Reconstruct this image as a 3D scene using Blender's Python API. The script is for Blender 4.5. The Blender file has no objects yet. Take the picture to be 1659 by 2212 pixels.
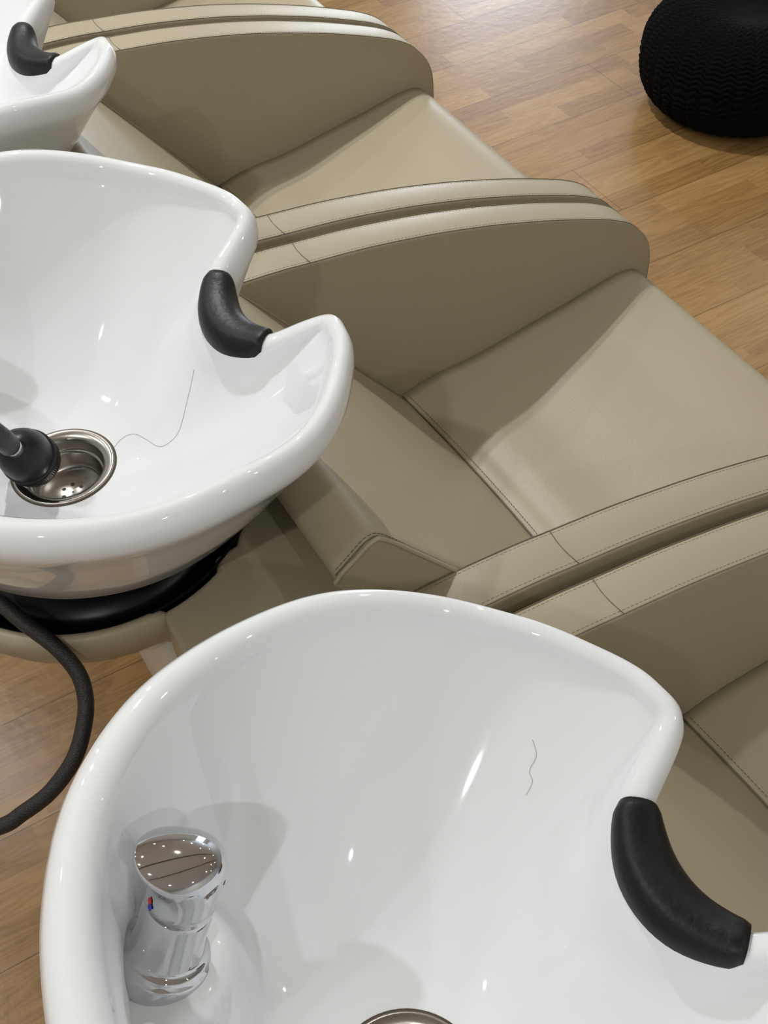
import bpy, bmesh, math, random
from mathutils import Vector, Matrix
from mathutils.bvhtree import BVHTree
random.seed(7)
S = bpy.context.scene
COL = S.collection
PI = math.pi

# ------------------------------------------------------------------ camera
CP = Vector((-0.6451, -0.8748, 1.6981))
RR = ((0.86410541, -0.40006851, 0.30539652), (-0.5020996, -0.6431303, 0.57816901), (-0.03489746, -0.65293844, -0.75660661))
FPX = 2580.0
cam_d = bpy.data.cameras.new('camera'); cam = bpy.data.objects.new('camera', cam_d); COL.objects.link(cam)
cam_d.sensor_fit = 'HORIZONTAL'; cam_d.sensor_width = 36.0; cam_d.lens = 36.0 * FPX / 1659.0
cam_d.clip_start = 0.02; cam_d.clip_end = 60
m = Matrix.Identity(4)
for i in range(3):
    m[i][0] = RR[i][0]; m[i][1] = -RR[i][1]; m[i][2] = -RR[i][2]; m[i][3] = CP[i]
cam.matrix_world = m
S.camera = cam
S.view_settings.view_transform = 'Standard'; S.view_settings.look = 'None'
S.view_settings.exposure = -0.16; S.view_settings.gamma = 1.0; S.view_settings.use_curve_mapping = False

# ------------------------------------------------------------------ world and lamps
W = bpy.data.worlds.new('world'); S.world = W; W.use_nodes = True
W.node_tree.nodes['Background'].inputs[0].default_value = (0.75, 0.86, 1.0, 1)
W.node_tree.nodes['Background'].inputs[1].default_value = 1.5
CEIL = 3.1
def lamp(x, y, e, size=0.07, z=CEIL - 0.035, col=(1.0, 0.992, 0.975)):
    d = bpy.data.lights.new('downlight', 'AREA'); d.shape = 'DISK'; d.size = size; d.energy = e; d.color = col
    o = bpy.data.objects.new('downlight', d); COL.objects.link(o); o.location = (x, y, z)
    return o
LAMPS = [(0.2, 1.72, 33), (0.2, 1.87, 21), (-1.62, -1.6, 16), (-1.62, 0.2, 14), (-1.0, 2.35, 10), (-1.62, 1.5, 10), (-1.62, 3.2, 8), (-1.62, 4.8, 6), (0.2, 3.6, 7), (0.2, 5.2, 5), (1.3, 0.4, 4), (2.1, -1.0, 3), (2.1, 2.4, 2.5), (2.1, 4.1, 3), (2.1, 5.6, 3), (3.9, -1.0, 3), (3.9, 0.9, 3), (3.9, 2.8, 3), (3.9, 4.6, 3), (1.2, -1.9, 8), (-0.3, -2.7, 13), (2.6, -2.7, 3)]  # the stronger two of the last three lamps are added to brighten basin shells
for x, y, e in LAMPS: lamp(x, y, e)
def area(name, loc, rot, sx, sy, e, col):
    d = bpy.data.lights.new(name, 'AREA'); d.shape = 'RECTANGLE'; d.size = sx; d.size_y = sy; d.energy = e; d.color = col
    o = bpy.data.objects.new(name, d); COL.objects.link(o); o.location = loc; o.rotation_euler = rot
    return o
# daylight coming in at the shop window
area('daylight', (4.65, 6.9, 1.6), (math.radians(-90), 0, 0), 1.5, 2.6, 150, (0.78, 0.88, 1.0))

# ------------------------------------------------------------------ materials
def srgb(r, g, b):
    f = lambda c: (c / 255 / 12.92) if c / 255 <= 0.04045 else ((c / 255 + 0.055) / 1.055) ** 2.4
    return (f(r), f(g), f(b), 1)
def mat(name, col, rough=0.5, metal=0.0, coat=0.0, coat_r=0.05, spec=0.5, bump=None, var=0.0, aniso=0.0, trans=0.0):
    M = bpy.data.materials.new(name); M.use_nodes = True
    nt = M.node_tree; b = nt.nodes['Principled BSDF']
    b.inputs['Base Color'].default_value = col; b.inputs['Roughness'].default_value = rough
    b.inputs['Metallic'].default_value = metal; b.inputs['Coat Weight'].default_value = coat
    b.inputs['Coat Roughness'].default_value = coat_r; b.inputs['Specular IOR Level'].default_value = spec
    b.inputs['Anisotropic'].default_value = aniso
    b.inputs['Transmission Weight'].default_value = trans
    tc = nt.nodes.new('ShaderNodeTexCoord')
    if bump:
        n = nt.nodes.new('ShaderNodeTexNoise'); n.inputs['Scale'].default_value = bump[0]; n.inputs['Detail'].default_value = bump[2] if len(bump) > 2 else 4
        bp = nt.nodes.new('ShaderNodeBump'); bp.inputs['Strength'].default_value = bump[1]; bp.inputs['Distance'].default_value = 0.002
        nt.links.new(tc.outputs['Object'], n.inputs['Vector']); nt.links.new(n.outputs['Fac'], bp.inputs['Height'])
        nt.links.new(bp.outputs['Normal'], b.inputs['Normal'])
    if var:
        n = nt.nodes.new('ShaderNodeTexNoise'); n.inputs['Scale'].default_value = 5; n.inputs['Detail'].default_value = 5
        mx = nt.nodes.new('ShaderNodeMix'); mx.data_type = 'RGBA'
        mx.inputs[6].default_value = tuple(c * (1 - var) for c in col[:3]) + (1,); mx.inputs[7].default_value = tuple(min(1, c * (1 + var)) for c in col[:3]) + (1,)
        nt.links.new(tc.outputs['Object'], n.inputs['Vector']); nt.links.new(n.outputs['Fac'], mx.inputs[0]); nt.links.new(mx.outputs[2], b.inputs['Base Color'])
    return M
M_LEA = mat('leather', (0.372, 0.328, 0.228, 1), 0.42, bump=(420, 0.12, 3), var=0.05, spec=0.45)
M_SEAM = mat('seam_thread', (0.155, 0.135, 0.09, 1), 0.7)
M_CER = mat('glazed_ceramic', (0.79, 0.82, 0.84, 1), 0.5, coat=1.0, coat_r=0.03, spec=0.2)
M_RUB = mat('black_rubber', (0.0045, 0.0045, 0.005, 1), 0.42, bump=(160, 0.25, 5), spec=0.3)
M_BLK = mat('black_plastic', (0.004, 0.0045, 0.006, 1), 0.35, spec=0.3)
M_CHR = mat('chrome', (0.62, 0.635, 0.66, 1), 0.035, metal=1)
M_STL = mat('brushed_steel', (0.42, 0.40, 0.365, 1), 0.27, metal=1, bump=(60, 0.05, 6), aniso=0.5)
M_HOLE = mat('drain_hole', (0.003, 0.003, 0.003, 1), 0.6)
M_GRIME = mat('silicone_ring', (0.085, 0.06, 0.035, 1), 0.5)
M_HOSE = mat('hose_sleeve', (0.010, 0.010, 0.011, 1), 0.33, spec=0.5, bump=(700, 0.5, 2))
M_PLA = mat('cream_plastic', (0.62, 0.58, 0.50, 1), 0.3, spec=0.5, bump=(25, 0.3, 3))
M_RED = mat('red_mark', (0.6, 0.01, 0.012, 1), 0.3)
M_BLU = mat('blue_mark', (0.01, 0.03, 0.45, 1), 0.3)
M_HAIR = mat('hair_strand', (0.10, 0.08, 0.06, 1), 0.5)
M_POUF = mat('black_knit', (0.0022, 0.0022, 0.0026, 1), 0.9, spec=0.12, bump=(900, 0.5, 3))
M_WALL = mat('wall_paint', (0.72, 0.72, 0.70, 1), 0.8, bump=(120, 0.1, 3))
M_CEIL = mat('ceiling_paint', (0.78, 0.78, 0.77, 1), 0.85, bump=(90, 0.1, 3))
M_TRIM = mat('white_trim', (0.75, 0.75, 0.74, 1), 0.4)
M_GLASS = mat('window_glass', (1, 1, 1, 1), 0.0, trans=1.0)

def floor_material():
    M = bpy.data.materials.new('laminate_floor'); M.use_nodes = True
    nt = M.node_tree; L = nt.links; b = nt.nodes['Principled BSDF']
    N = lambda t: nt.nodes.new(t)
    def math_(op, a, b_=None, c=None):
        n = N('ShaderNodeMath'); n.operation = op
        for i, v in enumerate((a, b_, c)):
            if v is None: continue
            if isinstance(v, (int, float)): n.inputs[i].default_value = v
            else: L.new(v, n.inputs[i])
        return n.outputs[0]
    tc = N('ShaderNodeTexCoord'); sp = N('ShaderNodeSeparateXYZ'); L.new(tc.outputs['Object'], sp.inputs[0])
    X, Y = sp.outputs[0], sp.outputs[1]
    SW = 0.0655
    ys = math_('DIVIDE', math_('ADD', Y, 0.039), SW)
    row = math_('FLOOR', ys); fy = math_('FRACT', ys)
    wn = N('ShaderNodeTexWhiteNoise'); wn.noise_dimensions = '1D'; L.new(row, wn.inputs['W'])
    off = math_('MULTIPLY', wn.outputs['Value'], 7.3)
    wl = math_('ADD', math_('MULTIPLY', math_('FRACT', math_('MULTIPLY', wn.outputs['Value'], 17.7)), 0.12), 0.36)
    xs = math_('DIVIDE', math_('ADD', X, off), wl)
    cell = math_('FLOOR', xs); fx = math_('FRACT', xs)
    cv = N('ShaderNodeCombineXYZ'); L.new(row, cv.inputs[0]); L.new(cell, cv.inputs[1])
    w2 = N('ShaderNodeTexWhiteNoise'); w2.noise_dimensions = '2D'; L.new(cv.outputs[0], w2.inputs['Vector'])
    r = w2.outputs['Value']
    # grain: stretched, distorted along the strip, different in every strip
    gv = N('ShaderNodeCombineXYZ')
    L.new(math_('ADD', math_('MULTIPLY', X, 2.6), math_('MULTIPLY', r, 31.0)), gv.inputs[0])
    L.new(math_('ADD', math_('MULTIPLY', Y, 26.0), math_('MULTIPLY', r, 77.0)), gv.inputs[1])
    n1 = N('ShaderNodeTexNoise'); n1.inputs['Scale'].default_value = 1.0; n1.inputs['Detail'].default_value = 3; n1.inputs['Distortion'].default_value = 0.8; L.new(gv.outputs[0], n1.inputs['Vector'])
    bands = math_('FRACT', math_('MULTIPLY', n1.outputs['Fac'], 7.0))
    bands = math_('SMOOTH_MIN', bands, math_('SUBTRACT', 1.25, math_('MULTIPLY', bands, 1.25)), 0.25)
    g2 = N('ShaderNodeCombineXYZ')
    L.new(math_('ADD', math_('MULTIPLY', X, 9.0), math_('MULTIPLY', r, 13.0)), g2.inputs[0]); L.new(math_('MULTIPLY', Y, 260.0), g2.inputs[1])
    n2 = N('ShaderNodeTexNoise'); n2.inputs['Scale'].default_value = 1.0; n2.inputs['Detail'].default_value = 5; L.new(g2.outputs[0], n2.inputs['Vector'])
    cr = N('ShaderNodeValToRGB'); e = cr.color_ramp.elements
    e[0].position = 0.0; e[0].color = (0.200, 0.104, 0.035, 1); e[1].position = 1.0; e[1].color = (0.485, 0.312, 0.132, 1)
    k = e.new(0.5); k.color = (0.345, 0.202, 0.076, 1)
    f = math_('ADD', math_('MULTIPLY', r, 0.38), math_('ADD', math_('MULTIPLY', bands, 0.50), math_('MULTIPLY', n2.outputs['Fac'], 0.32)))
    f = math_('SUBTRACT', f, 0.08)
    L.new(f, cr.inputs[0])
    # dark joints between whole planks (three strips wide), faint ones between strips
    def edge(fr, w): return math_('LESS_THAN', math_('MINIMUM', fr, math_('SUBTRACT', 1.0, fr)), w)
    yp = math_('DIVIDE', math_('ADD', Y, 0.039), SW * 3); fp = math_('FRACT', yp); prow = math_('FLOOR', yp)
    w3 = N('ShaderNodeTexWhiteNoise'); w3.noise_dimensions = '1D'; L.new(math_('ADD', prow, 0.5), w3.inputs['W'])
    xp = math_('FRACT', math_('ADD', math_('DIVIDE', math_('SUBTRACT', X, -0.487), 1.29), math_('MULTIPLY', math_('SUBTRACT', prow, 0.0), 0.37)))
    joint = math_('MAXIMUM', edge(fp, 0.0042), edge(xp, 0.0007))
    mx = N('ShaderNodeMix'); mx.data_type = 'RGBA'; mx.inputs[7].default_value = (0.07, 0.035, 0.015, 1)
    L.new(math_('MULTIPLY', joint, 0.8), mx.inputs[0]); L.new(cr.outputs[0], mx.inputs[6])
    L.new(mx.outputs[2], b.inputs['Base Color'])
    b.inputs['Roughness'].default_value = 0.25; b.inputs['Specular IOR Level'].default_value = 0.42
    nb = N('ShaderNodeTexNoise'); nb.inputs['Scale'].default_value = 42; nb.inputs['Detail'].default_value = 3; L.new(tc.outputs['Object'], nb.inputs['Vector'])
    bp = N('ShaderNodeBump'); bp.inputs['Strength'].default_value = 0.22; bp.inputs['Distance'].default_value = 0.0015
    L.new(math_('SUBTRACT', nb.outputs['Fac'], math_('MULTIPLY', joint, 2.0)), bp.inputs['Height']); L.new(bp.outputs['Normal'], b.inputs['Normal'])
    return M
M_FLOOR = floor_material()

# ------------------------------------------------------------------ helpers
def link(name, me, mats, parent=None, smooth=True, bevel=None, autosmooth=None):
    o = bpy.data.objects.new(name, me); COL.objects.link(o)
    for mm in (mats if isinstance(mats, (list, tuple)) else [mats]): me.materials.append(mm)
    if smooth:
        for p in me.polygons: p.use_smooth = True
    if bevel:
        bv = o.modifiers.new('bevel', 'BEVEL'); bv.width = bevel[0]; bv.segments = bevel[1]; bv.limit_method = 'ANGLE'; bv.angle_limit = math.radians(bevel[2] if len(bevel) > 2 else 40)
        bv.harden_normals = False
    if parent: o.parent = parent
    return o
def finish(bm, name, mats, parent=None, **k):
    bmesh.ops.recalc_face_normals(bm, faces=bm.faces[:])
    me = bpy.data.meshes.new(name); bm.to_mesh(me); bm.free()
    return link(name, me, mats, parent, **k)
def rings(bm, rs, close=True, cap0=False, cap1=False, mi=0):
    V = [[bm.verts.new(p) for p in r] for r in rs]
    n = len(V[0])
    for a, b in zip(V[:-1], V[1:]):
        for i in range(n if close else n - 1):
            j = (i + 1) % n
            f = bm.faces.new((a[i], a[j], b[j], b[i])); f.material_index = mi
    if cap0: f = bm.faces.new(V[0]); f.material_index = mi
    if cap1: f = bm.faces.new(V[-1]); f.material_index = mi
    return V
def lathe(bm, prof, n=48, mat4=None, mi=0, cap0=False, cap1=False):
    rs = []
    for r, z in prof:
        ring = [Vector((r * math.cos(2 * PI * i / n), r * math.sin(2 * PI * i / n), z)) for i in range(n)]
        if mat4: ring = [mat4 @ p for p in ring]
        rs.append(ring)
    return rings(bm, rs, cap0=cap0, cap1=cap1, mi=mi)
def catmull(pts, per=8, closed=False):
    pts = [Vector(p) for p in pts]; n = len(pts); out = []
    g = (lambda i: pts[i % n]) if closed else (lambda i: pts[max(0, min(n - 1, i))])
    for i in range(n if closed else n - 1):
        p0, p1, p2, p3 = g(i - 1), g(i), g(i + 1), g(i + 2)
        for k in range(per):
            t = k / per
            out.append(0.5 * ((2 * p1) + (p2 - p0) * t + (2 * p0 - 5 * p1 + 4 * p2 - p3) * t * t + (3 * p1 - p0 - 3 * p2 + p3) * t ** 3))
    if not closed: out.append(pts[-1].copy())
    return out
def tube(bm, path, r, n=12, mi=0, caps=True):
    path = [Vector(p) for p in path]; rs = []
    rf = r if callable(r) else (lambda t: r)
    nrm = None
    for i, p in enumerate(path):
        t = (path[min(i + 1, len(path) - 1)] - path[max(i - 1, 0)]).normalized()
        if nrm is None:
            nrm = t.orthogonal().normalized()
        nrm = (nrm - t * nrm.dot(t)).normalized(); bi = t.cross(nrm)
        q = rf(i / (len(path) - 1))
        rs.append([p + (nrm * math.cos(2 * PI * k / n) + bi * math.sin(2 * PI * k / n)) * q for k in range(n)])
    return rings(bm, rs, cap0=caps, cap1=caps, mi=mi)
def stitches(bm, path, pitch=0.0055, length=0.0036, r=0.00045):
    path = [Vector(p) for p in path]; seg = []; tot = 0
    for a, b in zip(path[:-1], path[1:]): seg.append((tot, a, b, (b - a).length)); tot += (b - a).length
    def at(s):
        for t0, a, b, l in seg:
            if s <= t0 + l or (t0, a, b, l) == seg[-1]: return a.lerp(b, min(1, (s - t0) / max(l, 1e-9)))
    s = pitch / 2
    while s + length < tot:
        a, b = at(s), at(s + length)
        tube(bm, [a, a.lerp(b, .5), b], r, 5); s += pitch
def box(bm, x0, x1, y0, y1, z0, z1, mi=0):
    v = [bm.verts.new((x, y, z)) for x in (x0, x1) for y in (y0, y1) for z in (z0, z1)]
    for q in ((0, 1, 3, 2), (4, 6, 7, 5), (0, 4, 5, 1), (2, 3, 7, 6), (0, 2, 6, 4), (1, 5, 7, 3)):
        f = bm.faces.new([v[i] for i in q]); f.material_index = mi
def prism_xz(bm, poly, y0, y1):
    a = [bm.verts.new((x, y0, z)) for x, z in poly]; b = [bm.verts.new((x, y1, z)) for x, z in poly]
    n = len(poly)
    for i in range(n): bm.faces.new((a[i], a[(i + 1) % n], b[(i + 1) % n], b[i]))
    bm.faces.new(a); bm.faces.new(b)
def prism_xy(bm, poly, z0, z1):
    a = [bm.verts.new((x, y, z0)) for x, y in poly]; b = [bm.verts.new((x, y, z1)) for x, y in poly]
    n = len(poly)
    for i in range(n): bm.faces.new((a[i], a[(i + 1) % n], b[(i + 1) % n], b[i]))
    bm.faces.new(a); bm.faces.new(b)
def tag(o, label=None, cat=None, group=None, kind=None):
    if label: o['label'] = label
    if cat: o['category'] = cat
    if group: o['group'] = group
    if kind: o['kind'] = kind
    return o
def empty(name, loc=(0, 0, 0), rz=0):
    o = bpy.data.objects.new(name, None); COL.objects.link(o); o.location = loc; o.rotation_euler = (0, 0, rz); o.empty_display_size = 0.1
    return o
def copy_tree(o, parent=None):
    c = o.copy(); COL.objects.link(c)
    if parent: c.parent = parent
    for ch in [x for x in list(COL.objects) if x.parent == o]: copy_tree(ch, c)
    return c
def interp(x, pts):
    if x <= pts[0][0]: return pts[0][1]
    for (a, u), (b, v) in zip(pts[:-1], pts[1:]):
        if x <= b:
            t = (x - a) / (b - a); t = t * t * (3 - 2 * t); return u + (v - u) * t
    return pts[-1][1]

# ------------------------------------------------------------------ room
X0, X1, Y0, Y1 = -2.9, 6.2, -3.6, 6.6
def struct(name, bm, m_, **k):
    return tag(finish(bm, name, m_, smooth=False, **k), kind='structure')
bm = bmesh.new(); box(bm, X0, X1, Y0, Y1, -0.05, 0.0); struct('floor', bm, M_FLOOR)
bm = bmesh.new(); box(bm, X0, X1, Y0, Y1, CEIL, CEIL + 0.05); struct('ceiling', bm, M_CEIL)
bm = bmesh.new(); box(bm, X0 - 0.1, X0, Y0 - .1, Y1 + .1, -.05, CEIL + .05); struct('wall_left', bm, M_WALL)
bm = bmesh.new(); box(bm, X1, X1 + 0.1, Y0 - .1, Y1 + .1, -.05, CEIL + .05); struct('wall_right', bm, M_WALL)
bm = bmesh.new(); box(bm, X0, X1, Y0 - 0.1, Y0, -.05, CEIL + .05); struct('wall_front', bm, M_WALL)
wx0, wx1, wz0, wz1 = 3.95, 5.3, 0.3, 2.95
bm = bmesh.new()
box(bm, X0, wx0, Y1, Y1 + .1, -.05, CEIL + .05); box(bm, wx1, X1, Y1, Y1 + .1, -.05, CEIL + .05)
box(bm, wx0, wx1, Y1, Y1 + .1, -.05, wz0); box(bm, wx0, wx1, Y1, Y1 + .1, wz1, CEIL + .05)
struct('wall_back', bm, M_WALL)
wf = bmesh.new()
for a in (wx0, (wx0 + wx1) / 2 - .02, wx1 - .04): box(wf, a, a + .04, Y1 + .02, Y1 + .06, wz0, wz1)
for a in (wz0, wz1 - .04): box(wf, wx0, wx1, Y1 + .02, Y1 + .06, a, a + .04)
struct('window_1', wf, M_TRIM)
for nm, b_ in (('baseboard_left', (X0, X0 + .015, Y0, Y1)), ('baseboard_right', (X1 - .015, X1, Y0, Y1)), ('baseboard_back', (X0, X1, Y1 - .015, Y1)), ('baseboard_front', (X0, X1, Y0, Y0 + .015))):
    bm = bmesh.new(); box(bm, *b_, 0, .09); struct(nm, bm, M_TRIM)

# ------------------------------------------------------------------ salon chair (origin on the floor, sitter faces +x)
WI, WO = 0.262, 0.3155
ARM_TOP = [(-.345, .70), (-.342, .735), (-.33, .752), (-.30, .760), (-.238, .7605), (-.178, .757), (-.131, .7515), (-.06, .743), (0, .733), (.07, .719), (.146, .700), (.20, .684), (.259, .665), (.327, .640), (.372, .621), (.408, .599), (.431, .572), (.443, .543), (.4475, .512), (.448, .47)]
def arm_path(y, dz=0.0, i0=1, i1=None):
    pts = catmull([(x, 0, z) for x, z in ARM_TOP[i0:i1]], 5)
    out = []
    for i, p in enumerate(pts):
        t = (pts[min(i + 1, len(pts) - 1)] - pts[max(i - 1, 0)]).normalized(); nrm = Vector((-t.z, 0, t.x))
        out.append(Vector((p.x, y, p.z)) + nrm * dz)
    return out
def make_arm(side, root):
    top = [(p.x, p.z) for p in catmull([(x, 0, z) for x, z in ARM_TOP], 5)]
    poly = top + [(.446, .36), (.438, .20), (.425, .10), (-.335, .10), (-.345, .20), (-.345, .45)]
    c = (WI + WO) / 2; hw = (WO - WI) / 2
    # cross sections through the thickness: padded sides, gently crowned top
    bm = bmesh.new(); rs = []
    for y, ins in ((-hw, .006), (-hw - .0004, .0022), (-hw + .0012, .0004), (-hw + .0035, 0), (-hw * .6, -.0012), (0, -.0022), (hw * .6, -.0012), (hw - .0035, 0), (hw - .0012, .0004), (hw + .0004, .0022), (hw, .006)):
        ring = []
        n = len(poly)
        for i, (x, z) in enumerate(poly):
            a, b = poly[i - 1], poly[(i + 1) % n]
            t = Vector((b[0] - a[0], b[1] - a[1])); t.normalize()
            ring.append(Vector((x + t.y * -ins * 1.0, side * (c + y), z + t.x * ins * -1.0)))
        rs.append(ring)
    V = rings(bm, rs, cap0=True, cap1=True)
    o = finish(bm, 'armrest', M_LEA, root, smooth=True)
    for p in o.data.polygons:
        if len(p.vertices) > 4: p.use_smooth = False
    # seams along both upper edges and the cross seam over the pad
    bm = bmesh.new()
    for y, d in ((c - hw + .0012, 1), (c + hw - .0012, -1)):
        tube(bm, arm_path(side * y, .0001), .0006, 6)
        stitches(bm, arm_path(side * (y + d * .0042), .0001))
    cs = [Vector((-.131 - .004 * math.sin(PI * k / 12), side * (WI + .0012 + (WO - WI - .0024) * k / 12), .7515 + .0004 + .0022 * math.sin(PI * k / 12))) for k in range(13)]
    tube(bm, cs, .0005, 6)
    finish(bm, 'seam', M_SEAM, o)
    # the padded welt that stands out just under the seam on the inner side
    return o
def build_chair():
    root = empty('salon_chair')
    for s in (1, -1): make_arm(s, root)
    # seat cushion: profile swept across the width with a slightly hollow crease
    prof = [(-.035, .40), (-.012, .446), (-.006, .454), (.012, .4600), (.032, .4670), (.060, .4725), (.095, .4745), (.13, .4765), (.17, .4825), (.22, .4915), (.30, .5045), (.36, .5140), (.395, .5170), (.420, .5120), (.438, .4960), (.4455, .4700), (.446, .40), (.442, .30), (.436, .22)]
    P_ = catmull([(x, 0, z) for x, z in prof], 5)
    bm = bmesh.new(); rs = []
    NY = 28
    for j in range(NY + 1):
        v = -1 + 2 * j / NY; y = v * (WI - .0005)
        edge = 1 - abs(v) ** 6
        ring = []
        for p in P_:
            x, z = p.x, p.z
            if z > .44 and x < .40:
                f = max(0, min(1, (x + .01) / .06)) * max(0, min(1, (.40 - x) / .1))
                z -= .006 * (1 - v * v) * f * .6
                z -= .004 * (1 - edge) * f
            if x < .09: x += .012 * (1 - v * v) * min(1, max(0, (.09 - x) / .09))
            ring.append(Vector((x, y, z)))
        ring.append(Vector((.42, y, .16))); ring.append(Vector((-.03, y, .16)))
        rs.append(ring)
    rings(bm, rs, cap0=True, cap1=True)
    seat = finish(bm, 'seat', M_LEA, root)
    for p in seat.data.polygons:
        if len(p.vertices) > 4 or abs(p.normal.z) > .99 and p.center.z < .2: p.use_smooth = False
    # backrest slab
    a = Vector((-.006, 0, .454)); b = Vector((-.329, 0, .868)); d = (b - a).normalized(); nb = Vector((-d.z, 0, d.x))
    bm = bmesh.new(); rs = []
    NB, TH = 24, .062
    for j in range(NB + 1):
        v = -1 + 2 * j / NB; y = v * WI
        ring = []
        for s_, dep in [(-.03, .0), (0, 0), (.06, 0), (.15, 0), (.26, 0), (.38, 0), (.47, 0), (.508, .0005), (.521, .0035), (.5255, .011), (.5255, .050), (.522, .059), (.51, .0625), (.40, .072), (.25, .085), (.10, .10), (-.03, .10)]:
            crown = .010 * (1 - v * v) if s_ < .49 and dep < .01 else 0
            crown *= max(0, min(1, s_ / .1)) * max(0, min(1, (.50 - s_) / .12)) if s_ > 0 else 0
            cx = .010 * (1 - v * v) if s_ < .03 and dep < .01 else 0
            p = a + d * s_ + nb * (dep - crown)
            ring.append(Vector((p.x + cx, y, p.z)))
        rs.append(ring)
    rings(bm, rs, cap0=True, cap1=True)
    back = finish(bm, 'backrest', M_LEA, root)
    for p in back.data.polygons:
        if len(p.vertices) > 4: p.use_smooth = False
    for s in (1, -1):
        bm = bmesh.new()
        pth = [a + d * .12 - nb * -.001, a + d * .30, a + d * .45, a + d * .512 + nb * .0008, a + d * .5245 + nb * .008, a + d * .5255 + nb * .03, a + d * .5245 + nb * .055, a + d * .510 + nb * .0625, a + d * .40 + nb * .072]
        pth = [Vector((p.x, s * (WI - .0002), p.z)) for p in pth]
        tube(bm, catmull(pth, 4), .0024, 8)
        finish(bm, 'piping', M_LEA, back)
    for s in (1, -1):
        bm = bmesh.new()
        for off, rad, st in ((.0045, .0007, False), (.0085, .0005, True)):
            pth = [Vector((p.x, s * (WI - off), p.z)) for p in [a + d * .12, a + d * .30, a + d * .45, a + d * .512 + nb * .0006, a + d * .5255 + nb * .010, a + d * .5262 + nb * .03, a + d * .5255 + nb * .055]]
            if st: stitches(bm, catmull(pth, 6))
            else: tube(bm, catmull(pth, 4), rad, 6)
        finish(bm, 'seam', M_SEAM, back)
    bm = bmesh.new()
    cr = [Vector((-.005 + .010 * (1 - (y / WI) ** 2), y, .4555)) for y in [(-WI + .004) + (2 * WI - .008) * k / 40 for k in range(41)]]
    stitches(bm, [p + Vector((.007, 0, .0018)) for p in cr], r=.0004); tube(bm, cr, .0012, 6)
    finish(bm, 'seam', M_SEAM, seat)
    # leather deck behind the backrest, cut round for the basin well
    arc = [(-.53 + .170 * math.cos(t), .170 * math.sin(t)) for t in [math.radians(86 - 3 * k) for k in range(9)]]
    half = [(-.5215, .312), (-.5195, .205)] + arc + [(-.449, .136), (-.422, .131), (-.414, .120), (-.400, .105), (-.395, 0.05)]
    poly = [(-.352, .312)] + half + [(x, -y) for x, y in reversed(half)] + [(-.352, -.312)]
    bm = bmesh.new(); prism_xy(bm, poly, .712, .780)
    finish(bm, 'rear_deck', M_LEA, root, smooth=False, bevel=(.006, 3, 50))
    # leather cradle hugging the basin well at the back
    bm = bmesh.new()
    pf = [(.166, .778), (.168, .7835), (.173, .7845), (.1775, .781), (.180, .772), (.178, .757), (.170, .738), (.155, .716), (.132, .695), (.10, .676), (.06, .664)]
    rs = [[Vector((-.53 + r * math.cos(t), r * math.sin(t), z)) for t in [math.radians(58 + 244 * k / 60) for k in range(61)]] for r, z in pf]
    for r_ in rs:
        for p in r_: p.z -= .022 * max(0, min(1, (p.x + .522) / .018))
    rings(bm, rs, close=False)
    finish(bm, 'basin_cradle', M_LEA, root)
    # black well and mounting collar under the basin
    bm = bmesh.new()
    lathe(bm, [(.1695, .7825), (.1665, .7835), (.164, .779), (.156, .748), (.140, .728), (.10, .715), (.001, .712)], 64)
    bmesh.ops.translate(bm, vec=(-.53, 0, 0), verts=bm.verts[:])
    n0 = len(bm.verts)
    box(bm, -.46, -.397, -.128, .128, .700, .716)
    finish(bm, 'basin_well', M_BLK, root)
    bm = bmesh.new()
    lathe(bm, [(.02, .712), (.125, .712), (.132, .722), (.134, .745), (.128, .755), (.110, .760), (.082, .768), (.076, .780), (.074, .806), (.02, .806)], 64, Matrix.Translation((-.53, 0, 0)))
    finish(bm, 'mounting_collar', M_BLK, root)
    # cream plastic pedestal below
    bm = bmesh.new(); rs = []
    for z, x0, x1, hy in ((.0, -.42, .33, .22), (.03, -.425, .33, .225), (.12, -.425, .33, .225), (.34, -.43, .33, .225), (.37, -.435, .32, .225), (.39, -.45, -.12, .225), (.50, -.50, -.34, .20), (.58, -.535, -.34, .22), (.66, -.530, -.34, .26), (.714, -.515, -.34, .28)):
        cx, hx = (x0 + x1) / 2, (x1 - x0) / 2
        rs.append([Vector((cx + hx * math.copysign(abs(math.cos(t)) ** .35, math.cos(t)), hy * math.copysign(abs(math.sin(t)) ** .35, math.sin(t)), z)) for t in [2 * PI * k / 64 for k in range(64)]])
    rings(bm, rs, cap0=True, cap1=True)
    finish(bm, 'pedestal', M_PLA, root)
    return root

# ------------------------------------------------------------------ wash basin (origin on the drain axis, neck cut towards +x)
HALF = [(.1928, 0), (.1950, .0183), (.2020, .0365), (.2120, .0520), (.2364, .0671), (.2560, .0809), (.2625, .095), (.2600, .1107), (.2550, .1322), (.2388, .1623), (.2050, .2080), (.1556, .2490), (.0940, .2745), (.0354, .2825), (-.0296, .2730), (-.0930, .2448), (-.1480, .1950), (-.1823, .1330), (-.2000, .0680), (-.2055, 0)]
def densify(pts, n):
    c = catmull([(x, y, 0) for x, y in pts], 12, closed=True)
    L = [0]
    for a, b in zip(c, c[1:] + c[:1]): L.append(L[-1] + (b - a).length)
    out = []; j = 0
    c2 = c + [c[0]]
    for k in range(n):
        s = L[-1] * k / n
        while L[j + 1] < s: j += 1
        out.append(c2[j].lerp(c2[j + 1], (s - L[j]) / max(1e-9, L[j + 1] - L[j])))
    return out
FULL = HALF + [(x, -y) for x, y in reversed(HALF[1:-1])]
NR = 360
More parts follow.
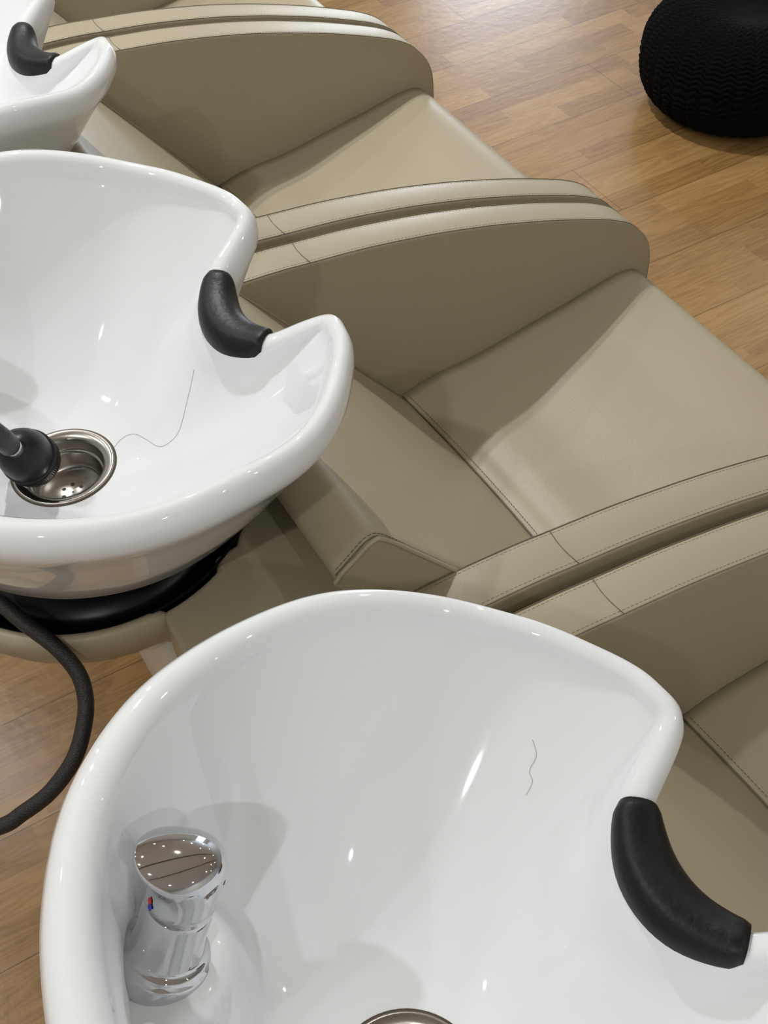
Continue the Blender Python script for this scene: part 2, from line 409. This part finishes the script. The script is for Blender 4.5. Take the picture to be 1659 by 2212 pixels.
def blur(vals, sig):
    if sig < .25: return list(vals)
    n = len(vals); k = int(3 * sig) + 1
    w = [math.exp(-.5 * (q / sig) ** 2) for q in range(-k, k + 1)]; tw = sum(w)
    out = []
    for i in range(n):
        a = vals[(i - k) % n] * w[0]
        for q in range(1, 2 * k + 1): a = a + vals[(i - k + q) % n] * w[q]
        out.append(a / tw)
    return out
OUT = blur(densify([(x, y) for x, y in FULL], NR), 1.0)
def arc_angle(p): return abs(math.degrees(math.atan2(p.y, p.x)))
ZC = [(0, .938), (8, .939), (12, .945), (14, .957), (16, .971), (18, .981), (22, .986), (30, .987), (45, .992), (80, 1.022), (120, 1.036), (180, 1.030)]
WD = [(0, .026), (12, .025), (18, .021), (26, .020), (45, .023), (80, .027), (130, .034), (180, .036)]
DD = [(0, .005), (12, .006), (18, .009), (26, .012), (50, .016), (180, .018)]
ZD = .838
RIM_Z = blur([interp(arc_angle(p), ZC) for p in OUT], 4); RIM_W = blur([interp(arc_angle(p), WD) for p in OUT], 5); RIM_D = blur([interp(arc_angle(p), DD) for p in OUT], 5)
NRM = []
for i, p in enumerate(OUT):
    t = (OUT[(i + 4) % NR] - OUT[i - 4]).normalized(); NRM.append(Vector((-t.y, t.x, 0)))
CR = [OUT[i] + NRM[i] * RIM_W[i] * .5 for i in range(NR)]
def shelf_h(x, y):
    # raised shelf with the tap and spray sockets along the back of the bowl
    best = 9
    for s in (1, -1):
        d = math.hypot(x + .126, y - s * .116); best = min(best, d)
    dl = max(0, abs(y) - .116); db = math.hypot(max(0, x + .150), dl)
    d = min(best - .043, db - .012 + .0)
    return d
def bowl_z(x, y, z):
    d = shelf_h(x, y)
    t = max(0, min(1, (.020 - d) / .026)); t = t * t * (3 - 2 * t)
    zs = .930
    return z + (zs - z) * t
def build_basin():
    root = empty('wash_basin')
    bm = bmesh.new(); rs = []
    zb = .796
    for k, g in ((.0, .0), (.22, .03), (.45, .15), (.60, .32), (.74, .56), (.85, .77), (.93, .91), (.98, .985)):
        ring = []
        for i, p in enumerate(OUT):
            q = p.normalized() * .075
            e = q.lerp(p, k); ring.append(Vector((e.x, e.y, zb + (RIM_Z[i] - .030 - zb) * g)))
        rs.append(ring)
    for dn, dz in ((0.0, -.024), (.0, -.014), (.12, -.006), (.32, -.0008), (.50, 0)):
        rs.append([OUT[i] + NRM[i] * RIM_W[i] * dn + Vector((0, 0, RIM_Z[i] + dz)) for i in range(NR)])
    for dn, dz in ((.72, .12), (.90, .45), (1.0, 1.0)):
        rs.append([OUT[i] + NRM[i] * RIM_W[i] * dn + Vector((0, 0, RIM_Z[i] - dz * RIM_D[i])) for i in range(NR)])
    inner = [rs[-1][i].copy() for i in range(NR)]
    T = [.975, .95, .92, .89, .86, .83, .80, .77, .74, .71, .68, .65, .62, .59, .56, .53, .50, .47, .44, .41, .38, .34, .30, .25, .20, .15, .10, .05, 0]
    for t in T:
        ring = []
        sm = blur(inner, min(22, (1 - t) * 34))
        for i in range(NR):
            P = sm[i]; q = Vector((P.x, P.y, 0)).normalized() * .0515
            q.x -= .009; x = q.x + (P.x - q.x) * t; y = q.y + (P.y - q.y) * t
            ang = arc_angle(P)
            ex = interp(ang, [(0, 1.35), (35, 1.6), (60, 1.85), (90, 2.1), (130, 2.8), (180, 3.0)])
            h = t ** ex
            ring.append(Vector((x, y, bowl_z(x, y, ZD + (P.z - ZD) * h))))
        rs.append(ring)
    rings(bm, rs, cap0=True)
    bowl = finish(bm, 'bowl', M_CER, root)
    # rubber neck rest that clips over the cut
    idx = [i for i in range(NR) if arc_angle(OUT[i]) < 13.2 and OUT[i].x > 0]
    idx.sort(key=lambda i: OUT[i].y)
    bm = bmesh.new(); rs = []
    m_ = len(idx)
    for j, i in enumerate(idx):
        u = 2 * j / (m_ - 1) - 1
        a_ = .0155 + .0065 * (1 - abs(u) ** 2.2); b_ = .015 + .006 * (1 - u * u)
        endc = 1 if abs(u) < .97 else .90
        c_ = CR[i] + Vector((0, 0, RIM_Z[i] - .0105)) - NRM[i] * .001
        rs.append([c_ + NRM[i] * (math.copysign(abs(math.cos(t)) ** .8, math.cos(t)) * a_ * endc) + Vector((0, 0, math.copysign(abs(math.sin(t)) ** .85, math.sin(t)) * b_ * endc)) for t in [2 * PI * k / 28 for k in range(28)]])
    rings(bm, rs, cap0=True, cap1=True)
    finish(bm, 'neck_rest', M_RUB, root)
    # steel strainer
    bm = bmesh.new()
    DU = Matrix.Translation((0, 0, 0))
    lathe(bm, [(.0515, ZD - .002), (.0525, ZD + .0005), (.050, ZD + .0012)], 64, mi=1)
    lathe(bm, [(.0505, ZD + .0002), (.0500, ZD + .0020), (.0485, ZD + .0024), (.0400, ZD - .0010), (.0386, ZD - .0035), (.0375, ZD - .012), (.0365, ZD - .014), (.0352, ZD - .014), (.0345, ZD - .017), (.0335, ZD - .030), (.0305, ZD - .0355), (.001, ZD - .0370)], 64)
    for rr, cnt, ph in ((.010, 6, .2), (.017, 10, .1), (.0235, 12, .35)):
        for k in range(cnt):
            if k % 3 == 2 and rr > .02: continue
            t = ph + 2 * PI * k / cnt
            lathe(bm, [(.0021, 0), (.0001, .00005)], 10, Matrix.Translation((rr * math.cos(t), rr * math.sin(t), ZD - .0364)), mi=2)
    bmesh.ops.translate(bm, vec=(-.009, 0, 0), verts=bm.verts[:])
    finish(bm, 'drain_strainer', [M_STL, M_GRIME, M_HOLE], root)
    # chrome mixer tap on the left of the shelf, leaning towards the neck
    fx, fy = -.126, .116
    ax = Vector((.36, .06, 1)).normalized()
    q = Vector((0, 0, 1)).rotation_difference(ax).to_matrix().to_4x4()
    MB = Matrix.Translation((fx, fy, .9285)) @ q @ Matrix.Scale(.93, 4)
    bm = bmesh.new()
    lathe(bm, [(.0335, -.008), (.0340, .006), (.0330, .0085), (.0312, .0092), (.0306, .0120), (.0290, .0135), (.0268, .0142), (.0256, .018), (.0240, .030), (.0236, .056), (.0234, .0600), (.0226, .0606)], 64, MB)
    tap = finish(bm, 'mixer_tap', M_CHR, root)
    lip = Vector((-.80, .60, 0)).normalized(); side = Vector((-lip.y, lip.x, 0))
    bm = bmesh.new(); rs = []
    def ring_(r1, r2, sh, z, tilt, n=64):
        out = []
        for k in range(n):
            t = 2 * PI * k / n; u = math.cos(t) * r1 + sh; v = math.sin(t) * r2
            out.append(MB @ (lip * u + side * v + Vector((0, 0, z + tilt * u))))
        return out
    for a in ((.0226, .0226, 0, .0604, 0), (.0236, .0236, 0, .0614, 0), (.0236, .0236, 0, .070, 0), (.0238, .0240, 0, .078, -.02), (.0250, .0252, .0008, .0855, .0), (.0285, .0272, .0045, .0915, .06), (.0305, .0282, .0065, .0945, .06), (.0310, .0285, .0070, .0965, .05), (.0300, .0275, .0065, .0995, .0), (.0265, .0245, .0045, .1040, -.05), (.0205, .0190, .0015, .1085, -.08), (.0130, .0120, -.001, .1115, -.09), (.0060, .0055, -.002, .1128, -.09), (.0008, .0008, -.002, .1131, -.09)):
        rs.append(ring_(*a))
    rings(bm, rs, cap0=True, cap1=True)
    lever = finish(bm, 'tap_lever', M_CHR, tap)
    for nm, m2, dv in (('hot_mark', M_RED, .0022), ('cold_mark', M_BLU, -.0022)):
        bm = bmesh.new()
        d1 = (lip * math.cos(.75) + side * math.sin(.75))
        s1 = Vector((-d1.y, d1.x, 0))
        pts = []
        for k in range(20):
            t = 2 * PI * k / 20
            pts.append(MB @ (Vector((0, 0, .0700 + dv * .9 + .0030 * math.sin(t))) + (d1 * .0242 + s1 * (.0022 * math.cos(t) - dv * .4)).normalized() * .0243))
        f = bm.faces.new([bm.verts.new(p) for p in pts])
        bmesh.ops.solidify(bm, geom=bm.faces[:], thickness=.0006)
        finish(bm, nm, m2, lever)
    bm = bmesh.new()
    lathe(bm, [(.0022, 0), (.0018, .0006), (.0001, .0007)], 16, MB @ Matrix.Translation(lip * -.0236 + side * .002 + Vector((0, 0, .0925))) @ Vector((0, 0, 1)).rotation_difference(-lip).to_matrix().to_4x4())
    finish(bm, 'set_screw', M_BLK, lever)
    # socket on the right of the shelf where the spray hose comes up
    bm = bmesh.new()
    lathe(bm, [(.0255, -.006), (.0255, .004), (.024, .007), (.0205, .0085), (.0195, .014), (.018, .0155), (.0125, .0155), (.0115, .010), (.011, -.004)], 48, Matrix.Translation((fx, -fy, .928)))
    finish(bm, 'spray_socket', M_CHR, root)
    return root, bowl

CH = build_chair()
tag(CH, cat='salon chair', group='row of beige leather backwash chairs')
BA, bowl_obj = build_basin()
tag(BA, cat='wash basin', group='white ceramic wash basins behind the chairs')
PITCH = .65
YAW = math.radians(-4)
# each basin sits on its mount with a slightly different turn and tilt
POSE = {-1: (.0134, -.0062, .0365, .0086, -.0763, -.0413), 0: (.0002, .0016, .0413, .0097, .0131, -.0067), 1: (.0216, -.0082, .1141, -.0031, -.0474, -.0184), 2: (0, 0, .04, 0, 0, 0)}
chairs = {}; basins = {}
def place(i, chair_label, basin_label):
    c = CH if i == -1 else copy_tree(CH)
    c.location = (0, i * PITCH, 0); c['label'] = chair_label; chairs[i] = c
    b = BA if i == -1 else copy_tree(BA)
    dx, dy, yaw, dz, pit, rol = POSE[i]
    b.rotation_euler = (rol, -pit, YAW + yaw)
    pv = Vector((0, 0, 1.0)); pr = b.rotation_euler.to_matrix() @ pv
    b.location = Vector((-.534 + dx, i * PITCH - .008 + dy, dz)) + pv - pr
    b['label'] = basin_label; basins[i] = b
place(-1, 'beige leather salon chair at the lower right corner, behind the nearest basin', 'large white ceramic basin nearest the viewer, with the chrome mixer tap in view')
place(0, 'beige leather salon chair in the middle, its lit backrest and seat fully seen', 'white ceramic basin in the middle with black spray head lying in its drain')
place(1, 'beige leather salon chair beyond the middle one, partly hidden by the middle basin', 'white ceramic basin at the upper left corner, partly cut off by the frame')
place(2, 'farthest beige leather salon chair at the top edge, only a strip of it seen', 'farthest white wash basin of the row, behind the farthest chair')

# ------------------------------------------------------------------ pouf
def build_pouf(loc, R=.215, H=.30):
    bm = bmesh.new(); NT, NS = 420, 150; rs = []
    cols = 40
    for j in range(NS + 1):
        s = j / NS
        ph = -PI / 2 + PI * s
        ring = []
        for i in range(NT):
            t = 2 * PI * i / NT
            r = R * max(0.0, math.cos(ph)) ** .52; z = H / 2 + (H / 2) * math.copysign(abs(math.sin(ph)) ** .80, math.sin(ph))
            # dimpled centre of the top
            if s > .9: z -= .016 * ((s - .9) / .1) ** 2
            u = t / (2 * PI) * cols; fu = u - math.floor(u)
            L = s * 36
            tri = abs(fu - .5) * 2
            w = L + tri * .75 + .25 * math.sin(3 * u)
            fw = w - math.floor(w)
            hgt = (math.sin(PI * fw) ** .7) * (.35 + .65 * math.sin(PI * fu) ** .5)
            k = .0095 * hgt * min(1, max(0, math.cos(ph)) * 2.2)
            nr = Vector((math.cos(t) * math.cos(ph), math.sin(t) * math.cos(ph), math.sin(ph)))
            p = Vector((r * math.cos(t), r * math.sin(t), z)) + nr * k
            p.z = max(p.z, 0.0)
            ring.append(p)
        rs.append(ring)
    rings(bm, rs[1:-1], cap0=True, cap1=True)
    o = finish(bm, 'pouf', M_POUF); o.location = loc
    return tag(o, 'round black chunky knitted pouf standing on the wooden floor', 'pouf')
build_pouf((1.525, 1.169, 0), .243, .262)

# ------------------------------------------------------------------ spray head and hose of the middle basin
def on_basin(i, u, v, z):
    b = basins[i]; return Vector(b.location) + b.rotation_euler.to_matrix() @ Vector((u, v, z))
root = empty('hand_shower', (-.572, -.012, .887))
ax = Vector((.24, .48, -.82)).normalized()
K = 1.10
q = Vector((0, 0, 1)).rotation_difference(ax).to_matrix().to_4x4() @ Matrix.Scale(K, 4)
bm = bmesh.new()
lathe(bm, [(.0055, -.030), (.0105, -.0275), (.0165, -.022), (.0205, -.0145), (.0228, -.005), (.0232, .004), (.0226, .0085), (.0215, .0095)], 48, q, cap0=True, cap1=True)
finish(bm, 'spray_body', M_BLK, root)
bm = bmesh.new(); rs = []
for r, z, kn in ((.0205, .0085, 0), (.0240, .0088, 0), (.0250, .0105, 0), (.0248, .0125, 0), (.0236, .0135, 0), (.0238, .0145, 1), (.0240, .0270, 1), (.0232, .029, 0), (.019, .030, 0), (.005, .030, 0)):
    rs.append([q @ Vector(((r + (.0006 if (k % 4 < 2) and kn else 0)) * math.cos(2 * PI * k / 320), (r + (.0006 if (k % 4 < 2) and kn else 0)) * math.sin(2 * PI * k / 320), z)) for k in range(320)])
rings(bm, rs, cap0=True, cap1=True)
finish(bm, 'ribbed_collar', M_RUB, root)
bm = bmesh.new()
lathe(bm, [(.0068, -.044), (.0078, -.043), (.0080, -.034), (.0086, -.031), (.0086, -.027), (.008, -.0265)], 32, q, cap0=True, cap1=True)
finish(bm, 'ferrule', M_CHR, root)
tag(root, 'black spray head on a short hose lying in the drain of the middle basin', 'hand shower')
def hose_mesh(name, pts, r, parent=None, per=14):
    bm = bmesh.new(); path = catmull(pts, per)
    tube(bm, path, r, 20)
    return finish(bm, name, M_HOSE, parent)
e0 = ax * -.043 * K
w = [e0, e0 - ax * .022 + Vector((0, 0, .004))] + [Vector(p) - root.location for p in [(-.612, -.03, .985), (-.65, .01, 1.005), (-.69, .03, 1.0), (-.715, -.02, .99), (-.700, -.095, .975), on_basin(0, -.126, -.116, .955), on_basin(0, -.126, -.116, .925)]]
hose_mesh('hose', w, .0102, root)
tag(hose_mesh('shower_hose', [(-.660, -.02, .735), (-.66, -.06, .775), (-.650, -.09, .7985), (-.636, -.127, .797), (-.62, -.160, .787), (-.612, -.183, .770), (-.614, -.201, .755), (-.625, -.219, .740), (-.647, -.237, .720), (-.678, -.245, .700), (-.708, -.243, .685), (-.732, -.239, .675), (-.78, -.215, .66), (-.81, -.15, .65), (-.78, -.06, .65), (-.72, -.01, .68), (-.660, -.02, .735)], .0078),
    'thick black braided hose looping down below the middle basin', 'hose')

# ------------------------------------------------------------------ stray hairs lying on the surfaces
bpy.context.view_layer.update()
dg = bpy.context.evaluated_depsgraph_get()
def surf(x, y, zt=1.5):
    ok, loc, n, i, o, m_ = S.ray_cast(dg, (x, y, zt), (0, 0, -1))
    return Vector((x, y, loc.z + .0004)) if ok else None
def hair(pts, label, r=.00013):
    P_ = catmull([(x, y, 0) for x, y in pts], 10)
    path = [q for q in (surf(p.x, p.y) for p in P_) if q]
    bm = bmesh.new(); tube(bm, path, r, 5)
    tag(finish(bm, 'hair_strand', M_HAIR), label, 'hair', 'stray hairs')
hair([(-0.493, -0.013), (-0.478, -0.006), (-0.466, -0.012), (-0.459, -0.029), (-0.453, -0.048), (-0.443, -0.054), (-0.431, -0.052), (-0.413, -0.035), (-0.393, -0.016)], 'single long wavy hair lying beside the drain of the middle basin')
hair([(-0.351, -0.531), (-0.354, -0.541), (-0.363, -0.546), (-0.365, -0.553), (-0.373, -0.557)], 'short curled hair stuck inside the nearest basin', .00011)

# ------------------------------------------------------------------ ceiling fixtures that carry the lamps
def fixture(x, y):
    bm = bmesh.new()
    lathe(bm, [(.052, -.002), (.062, -.006), (.064, -.001), (.064, .0)], 32, Matrix.Translation((x, y, CEIL)))
    return finish(bm, 'ceiling_spot_ring', M_TRIM)
for k, (x, y, e) in enumerate(LAMPS):
    tag(fixture(x, y), 'small round recessed ceiling spotlight ring above the chairs', 'ceiling light', 'recessed ceiling spotlights')

for k, (x0, x1, y) in enumerate(((-2.2, 4.6, -.35), (-2.2, 4.6, 1.05))):  # unseen black bars, added only to give the chrome dark streaks to reflect
    bm = bmesh.new(); box(bm, x0, x1, y - .02, y + .02, CEIL - .05, CEIL)
    tag(finish(bm, 'reflection_bar', M_BLK, smooth=False, bevel=(.003, 2)), 'unseen black bar added for dark reflections, running ' + ('above the nearest basin' if k == 0 else 'above the middle of the row'), 'reflection bar')
